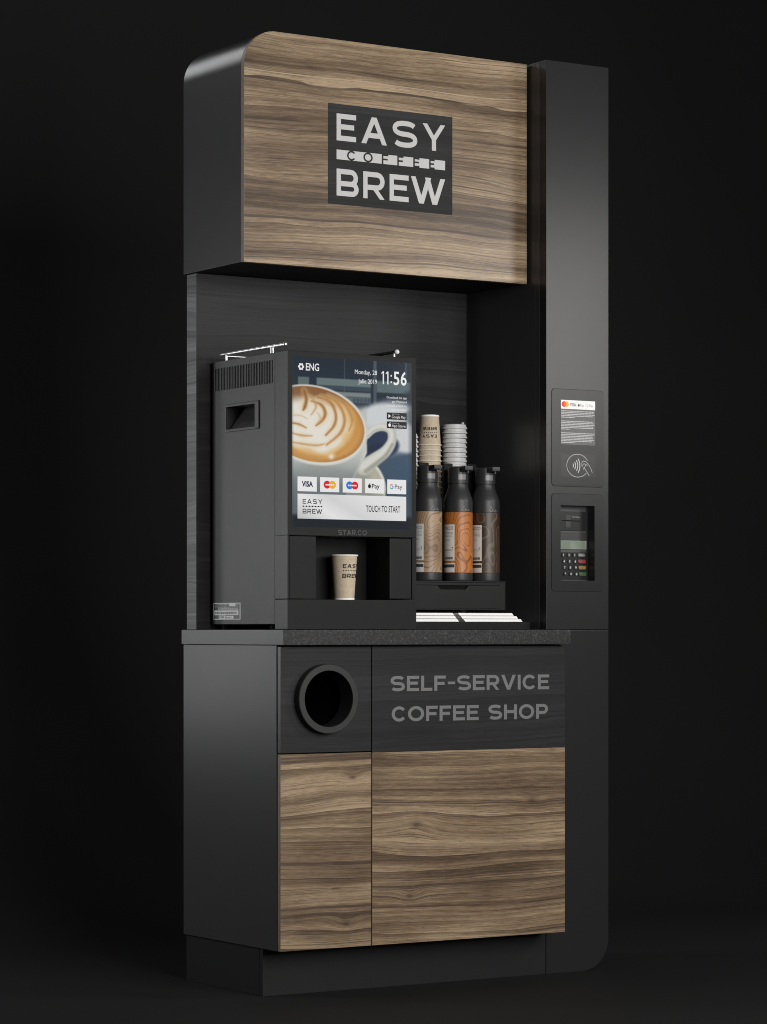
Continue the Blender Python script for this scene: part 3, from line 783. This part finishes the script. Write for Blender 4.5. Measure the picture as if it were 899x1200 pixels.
# screen picture, painted into vertex colours
def sl(c):
    c = np.asarray(c, dtype=float)/255.0
    return np.where(c <= .04045, c/12.92, ((c+.055)/1.055)**2.4)
def picture(nu, nv):
    u, v = np.meshgrid(np.linspace(0, 1, nu), np.linspace(0, 1, nv))
    X, Y_ = u*720, v*1015                              # working units
    C = np.zeros((nv, nu, 3))
    def ss(a, b, x): 
        t = np.clip((x-a)/(b-a), 0, 1); return t*t*(3-2*t)
    def put(mask, col): 
        C[:] = C*(1-mask[..., None])+np.asarray(col, dtype=float)*mask[..., None]
    def ell(cx, cy, a, b, rot, soft):
        t = math.radians(rot); dx, dy = X-cx, Y_-cy
        p = dx*math.cos(t)+dy*math.sin(t); q = -dx*math.sin(t)+dy*math.cos(t)
        r = np.sqrt((p/a)**2+(q/b)**2); return 1-ss(1-soft/2, 1+soft/2, r), r, np.arctan2(q/b, p/a)
    def box(x0, x1, y0, y1, s): return ss(x0-s, x0+s, X)*(1-ss(x1-s, x1+s, X))*ss(y0-s, y0+s, Y_)*(1-ss(y1-s, y1+s, Y_))
    C[:] = (30, 43, 57)
    put(ss(0, 140, Y_)*.5, (34, 50, 66))
    put(box(145, 470, 120, 165, 5), (104, 122, 124)); put(box(505, 712, 120, 190, 6), (92, 112, 116)); put(box(35, 100, 120, 200, 5), (96, 112, 112))
    put(box(150, 470, 165, 190, 8), (58, 76, 88)); put(box(150, 470, 198, 225, 6)*.8, (150, 158, 156)); put(box(300, 470, 225, 260, 10)*.7, (120, 134, 140))
    for k in range(5): put(ell(370+22*k, 243, 9, 13, 0, .5)[0]*.8, (60, 78, 92))
    put(box(310, 313, 0, 210, 1.5)*.8, (110, 124, 130)); put(box(486, 505, 0, 260, 4)*.8, (86, 100, 108)); put(box(680, 690, 0, 90, 3)*.6, (90, 104, 112))
    put(ss(230, 420, Y_)*ss(380, 470, X), (64, 86, 108))
    put(ell(735, 230, 75, 60, 0, .8)[0], (40, 52, 66))
    put(ell(600, 400, 190, 160, -8, .45)[0], (196, 200, 204)); put(ell(520, 330, 120, 70, -10, .6)[0], (214, 218, 220))
    put(ell(690, 470, 90, 80, 10, .5)[0], (214, 216, 218)); put(ell(735, 330, 60, 50, 0, .6)[0], (120, 132, 142))
    put(ell(560, 520, 85, 62, -20, .35)[0], (44, 62, 92))
    put(ss(520, 620, Y_)*ss(560, 640, X)*(1-ell(690, 470, 92, 82, 10, .3)[0]), (62, 86, 112))
    put(ss(700, 860, Y_)*ss(600, 700, X)*.6, (52, 72, 96))
    def brush(pts, w, soft=.5):
        P = np.array(pts, dtype=float); n = len(P); out = []
        for i in range(n-1):                             # Catmull-Rom through the points
            p0, p1, p2, p3 = P[max(i-1, 0)], P[i], P[i+1], P[min(i+2, n-1)]
            for k in range(10):
                t = k/10.0
                out.append(.5*((2*p1)+(-p0+p2)*t+(2*p0-5*p1+4*p2-p3)*t*t+(-p0+3*p1-3*p2+p3)*t**3))
        out.append(P[-1]); m = np.zeros_like(X)
        ws = np.interp(np.linspace(0, 1, len(out)), np.linspace(0, 1, len(w)), w)
        for q, wi in zip(out, ws):
            m = np.maximum(m, 1-ss(1-soft, 1+soft, np.hypot(X-q[0], Y_-q[1])/wi))
        return m
    # saucer
    put(ell(330, 775, 232, 215, 0, .05)[0]*ss(560, 640, Y_), (222, 219, 203)); put(ell(322, 785, 226, 212, 0, .07)[0]*ss(560, 640, Y_), (186, 182, 164))
    put(ell(300, 800, 190, 190, 0, .3)[0]*ss(560, 640, Y_)*.7, (150, 150, 140))
    # handle: dark gap, then the band sweeping round and down to the cup
    put(ell(520, 490, 88, 62, -28, .3)[0], (38, 54, 84)); put(ell(500, 545, 60, 40, -30, .5)[0]*.8, (30, 44, 70))
    hb = [(445, 455), (490, 415), (545, 398), (592, 420), (598, 480), (560, 545), (490, 600), (425, 650)]
    put(brush(hb, [20, 20, 22, 26, 28, 34, 40, 46], .22), (196, 196, 184))
    put(brush([(x-5, y-6) for x, y in hb], [9, 10, 12, 13, 13, 18, 22, 26], .7)*.85, (228, 228, 219))
    put(brush([(600, 500), (560, 568), (500, 622), (440, 668)], [8, 10, 12, 12], .8)*.55, (142, 142, 128))
    # cup wall
    wall = ss(250, 330, Y_)*(1-ss(440, 452, X+np.clip(Y_-560, 0, 400)*.50))
    g = ss(560, 790, Y_)
    wc = np.stack([198-82*g, 201-76*g, 196-68*g], -1)
    C[:] = C*(1-wall[..., None])+wc*wall[..., None]
    put(brush([(440, 520), (425, 600), (385, 690), (340, 770)], [14, 14, 12, 10], .8)*.5*wall, (224, 224, 214))
    put(ell(200, 690, 160, 50, 8, .9)[0]*.35*wall, (150, 152, 146))
    # rim, crema, foam
    ecx, ecy, ea, eb, er = 130, 405, 324, 236, 12
    m, r, t = ell(ecx, ecy, ea, eb, er, .035); put(m, (226, 226, 219)); put(m*ss(.955, 1.0, r)*.35, (176, 176, 166))
    put(m*(1-ss(-2.6, -1.2, t))*ss(-3.2, -2.6, t)*.35, (150, 140, 126))
    m, r, t = ell(ecx-2, ecy-4, ea*.945, eb*.935, er, .035); put(m, (196, 134, 66)); put(m*(1-ss(.86, .98, r)), (230, 172, 96))
    put(m*(1-ss(.78, .90, r)), (236, 190, 120))
    wob = .04*np.sin(4*t+1)+.025*np.sin(9*t)
    put(m*(1-ss(.64, .84, r+wob+.06*np.cos(t-.2))), (241, 235, 222))
    put(m*ss(-2.75, -2.2, t)*(1-ss(-1.35, -.8, t))*ss(.55, .86, r)*.85, (132, 84, 46))
    put(brush([(20, 190), (70, 205), (130, 185), (200, 200)], [20, 26, 24, 12], .8)*m*.7, (150, 100, 58))
    put(brush([(330, 300), (385, 400), (350, 500), (270, 570)], [14, 26, 28, 16], .9)*m*.75, (214, 146, 62))
    put(brush([(225, 250), (300, 300), (345, 390), (325, 470), (260, 545)], [8, 16, 20, 18, 10], .9)*m*.55, (240, 200, 132))
    for pts, w, k, col in (
        ([(150, 238), (222, 258), (258, 330), (250, 400), (200, 462)], [4, 9, 8, 8, 5], .9, (178, 112, 48)),
        ([(170, 225), (262, 258), (310, 350), (290, 440), (205, 520)], [4, 8, 9, 9, 5], .85, (190, 122, 52)),
        ([(215, 215), (310, 270), (356, 360), (338, 430)], [4, 8, 8, 4], .6, (190, 126, 60)),
        ([(112, 262), (172, 282), (196, 330), (180, 372), (142, 408)], [4, 9, 9, 8, 4], .9, (170, 106, 46)),
        ([(70, 200), (84, 250), (76, 296), (66, 318)], [6, 9, 10, 5], .9, (150, 92, 40)),
        ([(100, 230), (132, 262), (140, 300), (112, 345)], [4, 6, 6, 3], .6, (190, 140, 84)),
        ([(0, 398), (40, 404), (84, 424)], [4, 6, 3], .9, (176, 118, 56)), ([(0, 458), (60, 470), (118, 470)], [3, 6, 3], .8, (190, 138, 74)),
        ([(0, 512), (60, 520), (140, 526), (190, 516)], [3, 6, 6, 3], .8, (196, 146, 82)), ([(10, 350), (50, 352), (90, 368)], [3, 4, 2], .5, (206, 170, 120)),
        ([(150, 330), (168, 362), (150, 392)], [3, 5, 3], .5, (206, 168, 116))):
        put(np.clip(brush(pts, [q*2.6 for q in w], 1.0)*m*k*.55, 0, 1), (238, 200, 140)); put(np.clip(brush(pts, w, .95)*m*k*.92, 0, 1), col)
    put(m*ss(.74, .90, r)*ss(.9, 1.5, t)*(1-ss(2.9, 3.1, t))*.8, (214, 152, 72))
    put(np.exp(-((X-232)/15)**2-((Y_-590)/15)**2)*.9, (250, 244, 232))
    put(ss(760, 900, Y_)*.55, (84, 96, 104)); put(ss(925, 960, Y_), (26, 34, 44)); put(ss(690, 716, X)*.35, (40, 52, 62)); put((1-ss(0, 14, X))*.35, (60, 66, 72))
    rgn = np.random.RandomState(4); C[:] = np.clip(C+rgn.normal(0, 2.0, (nv, nu, 1)), 0, 255)
    C[:] = C*.88+C.mean(axis=2, keepdims=True)*.12        # a slightly muted print
    return sl(C)
scr = MB()
SX0, SX1, SZ0, SZ1 = .0629, .4180, .2565, .6812
nu, nv = 210, 290
pic = picture(nu, nv)
verts = [(SX0+(SX1-SX0)*i/(nu-1), MY0-.0006, SZ1+(SZ0-SZ1)*j/(nv-1)) for j in range(nv) for i in range(nu)]
scr.raw(verts, [[(j+1)*nu+i, (j+1)*nu+i+1, j*nu+i+1, j*nu+i] for j in range(nv-1) for i in range(nu-1)], 's_pic')
scr.col = (0, pic.reshape(-1, 3))
fm = frontmap(MY0-.0006)
def stext(t, m, x, z, size, align='LEFT', width=None, bold=0.0): scr.flat(text(t, size, align, width, bold), fm, m, .0003, x, z)
# flower gear + language
for k in range(6):
    t = k*PI/3; scr.flat([disc(.0890+.0062*math.cos(t), .6560+.0066*math.sin(t), .0027, .0029, 14)], fm, 's_text', .0003+.00003*k)
scr.flat([stroke(arc(.0890, .6560, .0048, .005, 0, 360, 24)[:-1], .0030, True)], fm, 's_text', .0006)
stext('ENG', 's_text', .1030, .6475, .0180, 'LEFT', .0385, .012)
stext('Monday, 28', 's_text', .3130, .6455, .0112, 'RIGHT', .0660, .0); stext('Julie 2019', 's_text', .3130, .6225, .0112, 'RIGHT', .0560, .0)
for ch, u0, u1 in (('1', .3265, .3340), ('1', .3395, .3475), (':', .3540, .3575), ('5', .3630, .3805), ('6', .3845, .4025)):
    if ch == ':': scr.flat([rect(u0, .6275, u1, .6320), rect(u0, .6435, u1, .6480)], fm, 's_text', .0003)
    elif ch == '1': scr.flat([rect(u1-.0036, .6235, u1, .6560), ([(u0, .6485), (u1-.0036, .6520), (u1-.0036, .6560), (u0, .6520)], [[0, 1, 2, 3]])], fm, 's_text', .0003)
    else: scr.flat(text(ch, .0330, 'LEFT', u1-u0, .016), fm, 's_text', .0003, u0, .6235)
for i, t in enumerate(('Download the app', 'get Weekend', 'and add a drink to', 'your favorites')):
    stext(t, 's_text', .4025, .5880-.0102*i, .0056, 'RIGHT', (.060, .044, .061, .046)[i])
for z, t1, t2 in ((.5345, 'GET IT ON', 'Google Play'), (.5120, 'Download on the', 'App Store')):
    scr.flat([(rrect(.3425, .4030, z, z+.0178, .002, 4), [list(range(20))])], fm, 's_black', .0002)
    scr.flat(text(t1, .0028, 'LEFT', .022), fm, 's_dim', .0004, .3580, z+.0125); scr.flat(text(t2, .0066, 'LEFT', .0415), fm, 's_text', .0004, .3575, z+.0038)
scr.flat([([(.3475, .5385), (.3545, .5434), (.3475, .5483)], [[0, 1, 2]])], fm, 's_text', .0004)
scr.flat([disc(.3510, .5200, .0040, .0044)], fm, 's_text', .0004)
scr.flat([stroke([(.3515, .5245), (.3530, .5275)], .0016)], fm, 's_text', .0004)
# pay tiles
tz0, tz1 = .3455, .3820
tx = ((.0788, .1348), (.1445, .2007), (.2110, .2677), (.2776, .3344), (.3439, .4012))
for a, c in tx: scr.flat([rect(a, tz0, c, tz1)], fm, 's_white', .0002)
zc = (tz0+tz1)/2
scr.flat(text('VISA', .0128, 'CENTER', .0325, .04), fm, 's_navy', .0005, .1072, zc-.0062)
for cx, c1, c2, in ((.1727, 's_red', 's_amber'), (.2390, 's_blue', 's_red')):
    scr.flat([disc(cx-.0078, zc, .0102, .0100)], fm, c1, .0004); scr.flat([disc(cx+.0078, zc, .0102, .0100)], fm, c2, .0005)
    scr.flat([rect(cx-.0125+.0052*i, zc-.0020, cx-.0125+.0052*i+.0043, zc+.0016) for i in range(5)], fm, 's_white', .0007)
scr.flat([disc(.2905, zc-.0005, .0045, .0052)], fm, 's_black', .0004); scr.flat([stroke([(.2908, zc+.0052), (.2926, zc+.0080)], .0018)], fm, 's_black', .0004)
scr.flat(text('Pay', .0112, 'LEFT', .0235, .02), fm, 's_black', .0005, .2975, zc-.0055)
gc = (.3570, zc)
for a0, a1, m in ((45, 150, 's_red'), (150, 205, 's_amber'), (205, 300, 's_green'), (300, 365, 's_blue')): scr.flat([stroke(arc(*gc, .0048, .0052, a0, a1, 10), .0022)], fm, m, .0004)
scr.flat([rect(.3572, zc-.0010, .3628, zc+.0010)], fm, 's_blue', .0005)
scr.flat(text('Pay', .0112, 'LEFT', .0230, .012), fm, 's_grey', .0005, .3665, zc-.0052)
# banner
scr.flat([rect(.0788, .2772, .4012, .3392)], fm, 's_banner', .0002)
r1, r2, LH = logo_words(.0570, .17)
scr.flat(r1, fm, 's_black', .0005, .0935, .3145); scr.flat(r2, fm, 's_black', .0005, .0935, .2900)
scr.flat([disc(.0955+.0088*i, .3082, .0026, .0018, 10) for i in range(7)], fm, 's_black', .0005); scr.flat([rect(.0935, .3078, .1505, .3086)], fm, 's_black', .0005)
scr.flat(text('TOUCH TO START', .0158, 'LEFT', .1030, .014), fm, 's_black', .0005, .2800, .2985)
scr.build('touch_screen', mach, smooth=False)

# ------------------------------------------------------------------ paper cups
def cup_parts(root, c, hgt, rb, rr_, inverted, a0, text_w, tz, tcol='ink'):
    """kraft cup; c is the centre of what it stands on"""
    sg = -1 if inverted else 1
    z0 = c[2]+(hgt if inverted else 0)
    rad = lambda h: rb+(rr_-.0022-rb)*h/hgt
    P = lambda pr: [(r, sg*h) for r, h in pr]
    bb = .0042
    b = MB().lathe(P([(rad(bb), bb), (rad(hgt*.33), hgt*.33), (rad(hgt*.66), hgt*.66), (rad(hgt-.003), hgt-.003)]), (c[0], c[1], z0), 'kraft', seg=56)
    b.lathe(P([(rad(hgt-.003)-.0012, hgt-.003), (rb-.002, .006), (.0001, .006)]), (c[0], c[1], z0), 'paper_white', seg=40)
    fmap = cylmap((c[0], c[1], c[2]), (lambda v: rad(v)) if not inverted else (lambda v: rad(hgt-v)), math.radians(a0))
    r1, r2, LH = logo_words(text_w, .215)
    wd = [shift(r1, -text_w/2, tz+text_w*.165), shift(r2, -text_w/2, tz-text_w*.165-LH*.75), [disc(-text_w/2+.04*text_w+text_w*.92*i/7, tz+.045*text_w, text_w*.034, text_w*.030, 10) for i in range(8)]]
    for w_ in wd:
        if inverted: w_ = [([(-u, hgt-v) for u, v in vs], fs) for vs, fs in w_]
        b.flat(w_, fmap, 'ink', .00028 if inverted else .0007)
    # the small printed line near the rim
    mk = []
    for i in range(0 if inverted else 16):
        if i % 5 == 4: continue
        u0 = -text_w*.75+i*text_w*.095; z = hgt-.0125
        mk.append(rect(u0, z, u0+text_w*.07, z+.0011))
    if inverted: mk = [([(-u, hgt-v) for u, v in vs], fs) for vs, fs in mk]
    b.flat(mk, fmap, 'kraft_print', .0007)
    b.build('cup_body', root)
    b = MB().lathe(P([(rb-.0022, .006), (rb-.0010, .0002), (rb+.0003, 0), (rad(bb)+.0006, bb), (rad(bb)-.0004, bb+.0002)]), (c[0], c[1], z0), 'paper_white', seg=48)
    b.lathe(P([(.0001, .0048), (rb-.0016, .0048)]), (c[0], c[1], z0), 'paper_white', seg=32)
    b.build('base_band', root)
    rc = rr_-.0016
    b = MB()
    prof = [(rc+.0020*math.cos(2*PI*i/10), hgt-.0020+.0020*math.sin(2*PI*i/10)) for i in range(11)]
    b.lathe(P(prof), (c[0], c[1], z0), 'cream' if inverted else 'paper_white', seg=56)
    b.build('rim', root)
c = (.2540, .1120, .0757)
fc = thing('paper_cup', c, 'kraft paper coffee cup standing in the niche of the coffee machine', 'cup')
cup_parts(fc, c, .1150, .0255, .0355, False, 42, .0510, .0720)

ORD = ['topmost', 'second', 'third', 'fourth', 'fifth', 'sixth', 'seventh', 'eighth', 'ninth', 'tenth', 'eleventh', 'twelfth', 'thirteenth', 'fourteenth']
def copy_thing(root, loc, label):
    r = root.copy(); COL.objects.link(r); r.location = loc; r['label'] = label
    for ch in list(root.children):
        k = ch.copy(); COL.objects.link(k); k.parent = r
    return r
SY = .365
CUPX, LIDX, LID2X = .6815, .7620, .6040
ch_ = .0830; top = .5785
c = (CUPX, SY, top-ch_)
sc0 = thing('paper_cup', c, 'topmost kraft cup, upside down on the stack behind the tan bottle', 'cup', 'upside-down kraft cups stacked behind the bottles')
cup_parts(sc0, c, ch_, .0248, .0322, True, 0, .0415, .0465)
for i in range(1, 13):
    copy_thing(sc0, (CUPX, SY, top-ch_-.0142*i), '%s kraft cup from the top of the upside-down stack behind the tan bottle' % ORD[i])
cup_low = top-ch_-.0142*12

# ------------------------------------------------------------------ lids
def lid_mesh(tab):
    b = MB().lathe([(.0001, .0092), (.0215, .0092), (.0232, .0098), (.0240, .0125), (.0252, .0132), (.0290, .0130), (.0312, .0112), (.0322, .0052), (.0342, .0040), (.0346, .0018), (.0338, 0), (.0318, .0004), (.0300, .0090), (.0001, .0078)], (0, 0, 0), 'lid', seg=56)
    if tab: b.prism(rrect(-.004, .004, .0122, .0178, .0025, 4), 'y', -.0300, -.0262, 'lid', .0006)
    return b
def lid_stack(x, top, n, where, tab):
    proto = None
    for i in range(n):
        lab = '%s white plastic lid of the stack %s' % (ORD[i], where)
        loc = (x+random.uniform(-.0006, .0006), SY+random.uniform(-.0006, .0006), top-.0132-.0128*i)
        if i == 0 or (i == 1 and tab):
            o = lid_mesh(tab and i == 0).build('cup_lid', None, (0, 0, 0)); proto = o
        else: o = proto.copy(); COL.objects.link(o)
        o.location = loc; o.rotation_euler = (random.uniform(-.012, .012), random.uniform(-.012, .012), random.uniform(-.5, .5) if i else .35)
        tag(o, lab, 'lid', 'white cup lids in stacks')
lid_stack(LIDX, .5570, 11, 'behind the orange bottle', True)
lid_stack(LID2X, .5270, 12, 'half hidden behind the coffee machine', False)

# ------------------------------------------------------------------ organiser with drawer
og = thing('countertop_organizer', (.64, .30, 0), 'black countertop organizer with a drawer and napkin slot carrying the bottles and cup stacks', 'organizer')
OY = .1850; OT = .1285
b = MB()
b.box(.4600, .8040, OY+.0065, .4440, .0525, OT-.0040, 'trim', .001)
b.box(.4580, .8060, OY, .4440, OT-.0038, OT, 'trim', .001)
b.box(.7880, .8050, OY+.0005, OY+.0060, .0525, OT-.0042, 'trim', .0006)
b.box(.4600, .7876, OY+.0005, OY+.0060, .1175, OT-.0042, 'trim', .0006)
b.box(.4600, .7876, OY+.0005, OY+.0060, .0525, .0560, 'trim', .0006)
b.box(.4600, .8040, .3900, .4440, .0212, .0522, 'trim', .001)
b.build('frame', og)
b = MB()
hn = [(.4600, .0565), (.7866, .0565), (.7866, .1165), (.6850, .1165), (.6750, .1060), (.5960, .1060), (.5860, .1165), (.4600, .1165)]
b.prism(hn, 'y', OY-.0010, OY+.0060, 'trim', .0006)
b.prism([(.587, .1163), (.684, .1163), (.6745, .1064), (.5965, .1064)], 'y', OY+.0050, OY+.0058, 'gap')
b.build('drawer', og)
b = MB().box(.4500, .8580, .1450, .4440, .0004, .0210, 'dark', .0015)
b.build('napkin_tray', og)
for x, zt in ((CUPX, cup_low-.0004), (LIDX, .5570-.0132-.0128*10-.0004), (LID2X, .5270-.0132-.0128*11-.0004)):
    b = MB().lathe([(.0001, zt), (.0225, zt), (.0225, OT+.0002)], (x, SY, 0), 'dark', seg=32)
    b.build('stack_holder', og)
for x in (.6160, .6925, .7690):
    b = MB().prism(rrect(x-.0135, x+.0135, OT+.0003, .4455, .003, 4, (0, 0, 1, 1)), 'y', .2900, .2960, 'dark', .001)
    b.build('stack_guard', og)

# ------------------------------------------------------------------ napkins
def napkin(x0, x1, z, sh, y0, label):
    t = .0072
    b = MB()
    n = 1
    for i in range(n):
        a = z+t*i/n; e = z+t*(i+1)/n-.0005
        b.prism([(x0-.012*i/n*sh, a), (x1-.002*i, a), (x1-.006, e), (x0-.0085*sh, e)], 'y', y0+.0008*i, y0+.16, 'paper_white')
    o = b.build('paper_napkin', None, ((x0+x1)/2, y0+.08, z))
    tag(o, label, 'napkin', 'folded white napkins in the organizer slot')
for k in range(3):
    nm = ('lowest', 'middle', 'uppermost')[k]
    napkin(.4660, .6360-.0068*k, .0214+.0080*k, 0, .1560+.001*k, '%s folded white napkin of the pile nearer the coffee machine' % nm)
    napkin(.6560-.0080*k, .8400-.0135*k, .0214+.0080*k, .7, .1560+.001*k, '%s folded white napkin of the pile nearer the pay column' % nm)

# ------------------------------------------------------------------ syrup bottles
def bottle(x, y, sleeve_mat, label):
    z0 = OT+.0003
    c = (x, y, z0)
    root = thing('syrup_bottle', c, label, 'bottle', 'syrup bottles on the organizer')
    R_ = .0388
    Z = lambda z: z-.1290
    b = MB().lathe([(.0001, 0), (R_-.005, 0), (R_-.0015, .0012), (R_, .005), (R_, Z(.1505)), (R_-.0006, Z(.1512)), (R_-.0006, Z(.3128)), (R_, Z(.3134)), (R_, Z(.3400)), (R_-.0012, Z(.3480)), (R_-.0050, Z(.3590)), (R_-.0095, Z(.3700)), (R_-.0122, Z(.3790)), (R_-.0128, Z(.3870)), (R_-.0140, Z(.3878)), (R_-.0140, Z(.3890))], c, 'bottle', seg=64)
    fmap = cylmap(c, lambda v: R_)
    mk = [stroke(arc(.0150, Z(.3195), .0044, .0046, 130, 400, 14), .0011), stroke([(.0125, Z(.3245)), (.0150, Z(.3315)), (.0158, Z(.3250))], .0011)]
    b.flat(mk, fmap, 'shoulder_mark', .0004)
    b.flat(text('LA', .0052, 'LEFT', .0100), fmap, 'shoulder_mark', .0004, .0225, Z(.3155))
    b.build('body', root)
    b = MB().lathe([(R_-.0004, Z(.1516)), (R_+.0001, Z(.1520)), (R_+.0001, Z(.3120)), (R_-.0004, Z(.3124))], c, sleeve_mat, seg=64)
    b.build('sleeve', root)
    # paper label wrapped round the left
    b = MB()
    ue = -.0105; ul = -.0660
    b.flat([gridrect(ul, Z(.1835), ue, Z(.2795), 14)], fmap, 'label_paper', .0005)
    b.flat(word('STAR.CO', .15, .12, .040, .0090), fmap, 'label_grey', .0008, ue-.043, Z(.2655))
    rg = random.Random(11)
    for i, z in enumerate((.2580, .2545, .2510, .2475, .2400, .2370, .2130, .2100)):
        u = ue-.036; e = ue-.004-(.010 if i in (4, 5) else 0)
        while u < e:
            l = .003+rg.random()*.005; b.flat([rect(u, Z(z), min(u+l, e), Z(z)+.0011)], fmap, 'label_grey', .0008); u += l+.0012
    b.flat([disc(ue-.0060, Z(.2180), .0016)], fmap, 'label_ink', .0008)
    u = ue-.030
    while u < ue-.006:
        l = .0006+rg.random()*.0016; b.flat([rect(u, Z(.1870), u+l, Z(.1935))], fmap, 'label_ink', .0008); u += l+.0009
    b.flat([gridrect(ul, Z(.1528), ue, Z(.1775), 14)], fmap, 'label_paper', .0005)
    b.flat([gridrect(ul, Z(.1655), ue-.0008, Z(.1735), 14)], fmap, 'label_ink', .0008)
    for z in (.1570, .1605): b.flat([rect(ue-.030, Z(z), ue-.010, Z(z)+.0012)], fmap, 'label_grey', .0008)
    b.build('label', root)
    # pump cap: collar, head and a spout that reaches forward
    b = MB().lathe([(R_-.0142, Z(.3892)), (R_-.0118, Z(.3892)), (R_-.0112, Z(.3905)), (R_-.0112, Z(.4310)), (R_-.0130, Z(.4330)), (.0001, Z(.4330))], c, 'bottle', seg=48)
    cap = b.build('pump_cap', root)
    b = MB()
    # spout: box tapering forward (-y)
    sp_ = [(.010, Z(.4205)), (-.0260, Z(.4190)), (-.0420, Z(.4225)), (-.0530, Z(.4225)), (-.0530, Z(.4345)), (.010, Z(.4335))]
    b.prism([(y+p[0], z0+p[1]) for p in sp_], 'x', x-.0125, x+.0125, 'bottle', .0022)
    b.tube([(x, y-.0455, z0+Z(.4220)), (x, y-.0455, z0+Z(.4165))], .0038, 'bottle', 14)
    b.build('spout', cap)
    b = MB()
    fb = cylmap(c, lambda v: R_-.0112, math.radians(22))
    b.flat([gridrect(-.0110, Z(.3990), .0110, Z(.4130), 8)], fb, 'button', .0009)
    b.build('button', cap)
    return root
BY = .2440
bottle(.5945, BY, 'sleeve_tan', 'syrup bottle with a tan wood-pattern sleeve beside the coffee machine')
bottle(.6925, BY, 'sleeve_orange', 'syrup bottle with a bright orange wood-pattern sleeve')
bottle(.7800, BY, 'sleeve_brown', 'syrup bottle with a dark brown wood-pattern sleeve')

# ------------------------------------------------------------------ camera
cam = bpy.data.cameras.new('camera'); co = bpy.data.objects.new('camera', cam); COL.objects.link(co)
co.location = (-3.5468, -6.0403, 0.0); co.rotation_euler = (PI/2, 0, math.radians(-32.5))
cam.sensor_fit = 'VERTICAL'; cam.sensor_height = 36; cam.lens = 100; cam.shift_y = .115; cam.clip_end = 60
SC.camera = co

# ------------------------------------------------------------------ light
w = bpy.data.worlds.new('World'); SC.world = w; w.use_nodes = True
w.node_tree.nodes['Background'].inputs[0].default_value = (.9, .95, 1, 1); w.node_tree.nodes['Background'].inputs[1].default_value = .05
def area(name, loc, target, sx, sy, power, col=(1, 1, 1), spread=180):
    l = bpy.data.lights.new(name, 'AREA'); l.shape = 'RECTANGLE'; l.size = sx; l.size_y = sy; l.energy = power; l.color = col
    l.spread = math.radians(spread)
    o = bpy.data.objects.new(name, l); COL.objects.link(o); o.location = loc
    d = Vector(target)-Vector(loc); o.rotation_euler = d.to_track_quat('-Z', 'Y').to_euler()
    return o
area('softbox_right', (2.40, -2.08, 1.02), (.85, .2, .65), .80, .85, 22, (1, .985, .96))
area('softbox_front', (.35, -4.2, .90), (.4, .1, .35), 3.0, 2.0, 84, (1, .98, .95), 120)
area('kicker_left', (-2.5, 2.1, .62), (0, .30, .50), .9, 1.1, 25, (.98, .99, 1), 150)
area('kicker_graze', (-1.15, 2.30, .20), (0, .40, .20), .5, 1.0, 1.0, (.98, .99, 1), 90)
area('kicker_top', (-.50, 2.05, 2.40), (.05, .3, 1.50), .7, .75, 1.0, (.98, .99, 1), 70)

SC.view_settings.view_transform = 'Standard'; SC.view_settings.look = 'None'; SC.view_settings.exposure = 0; SC.view_settings.gamma = 1
SC.cycles.use_denoising = True
SC.cycles.filter_width = 1.05
SC.cycles.max_bounces = 8
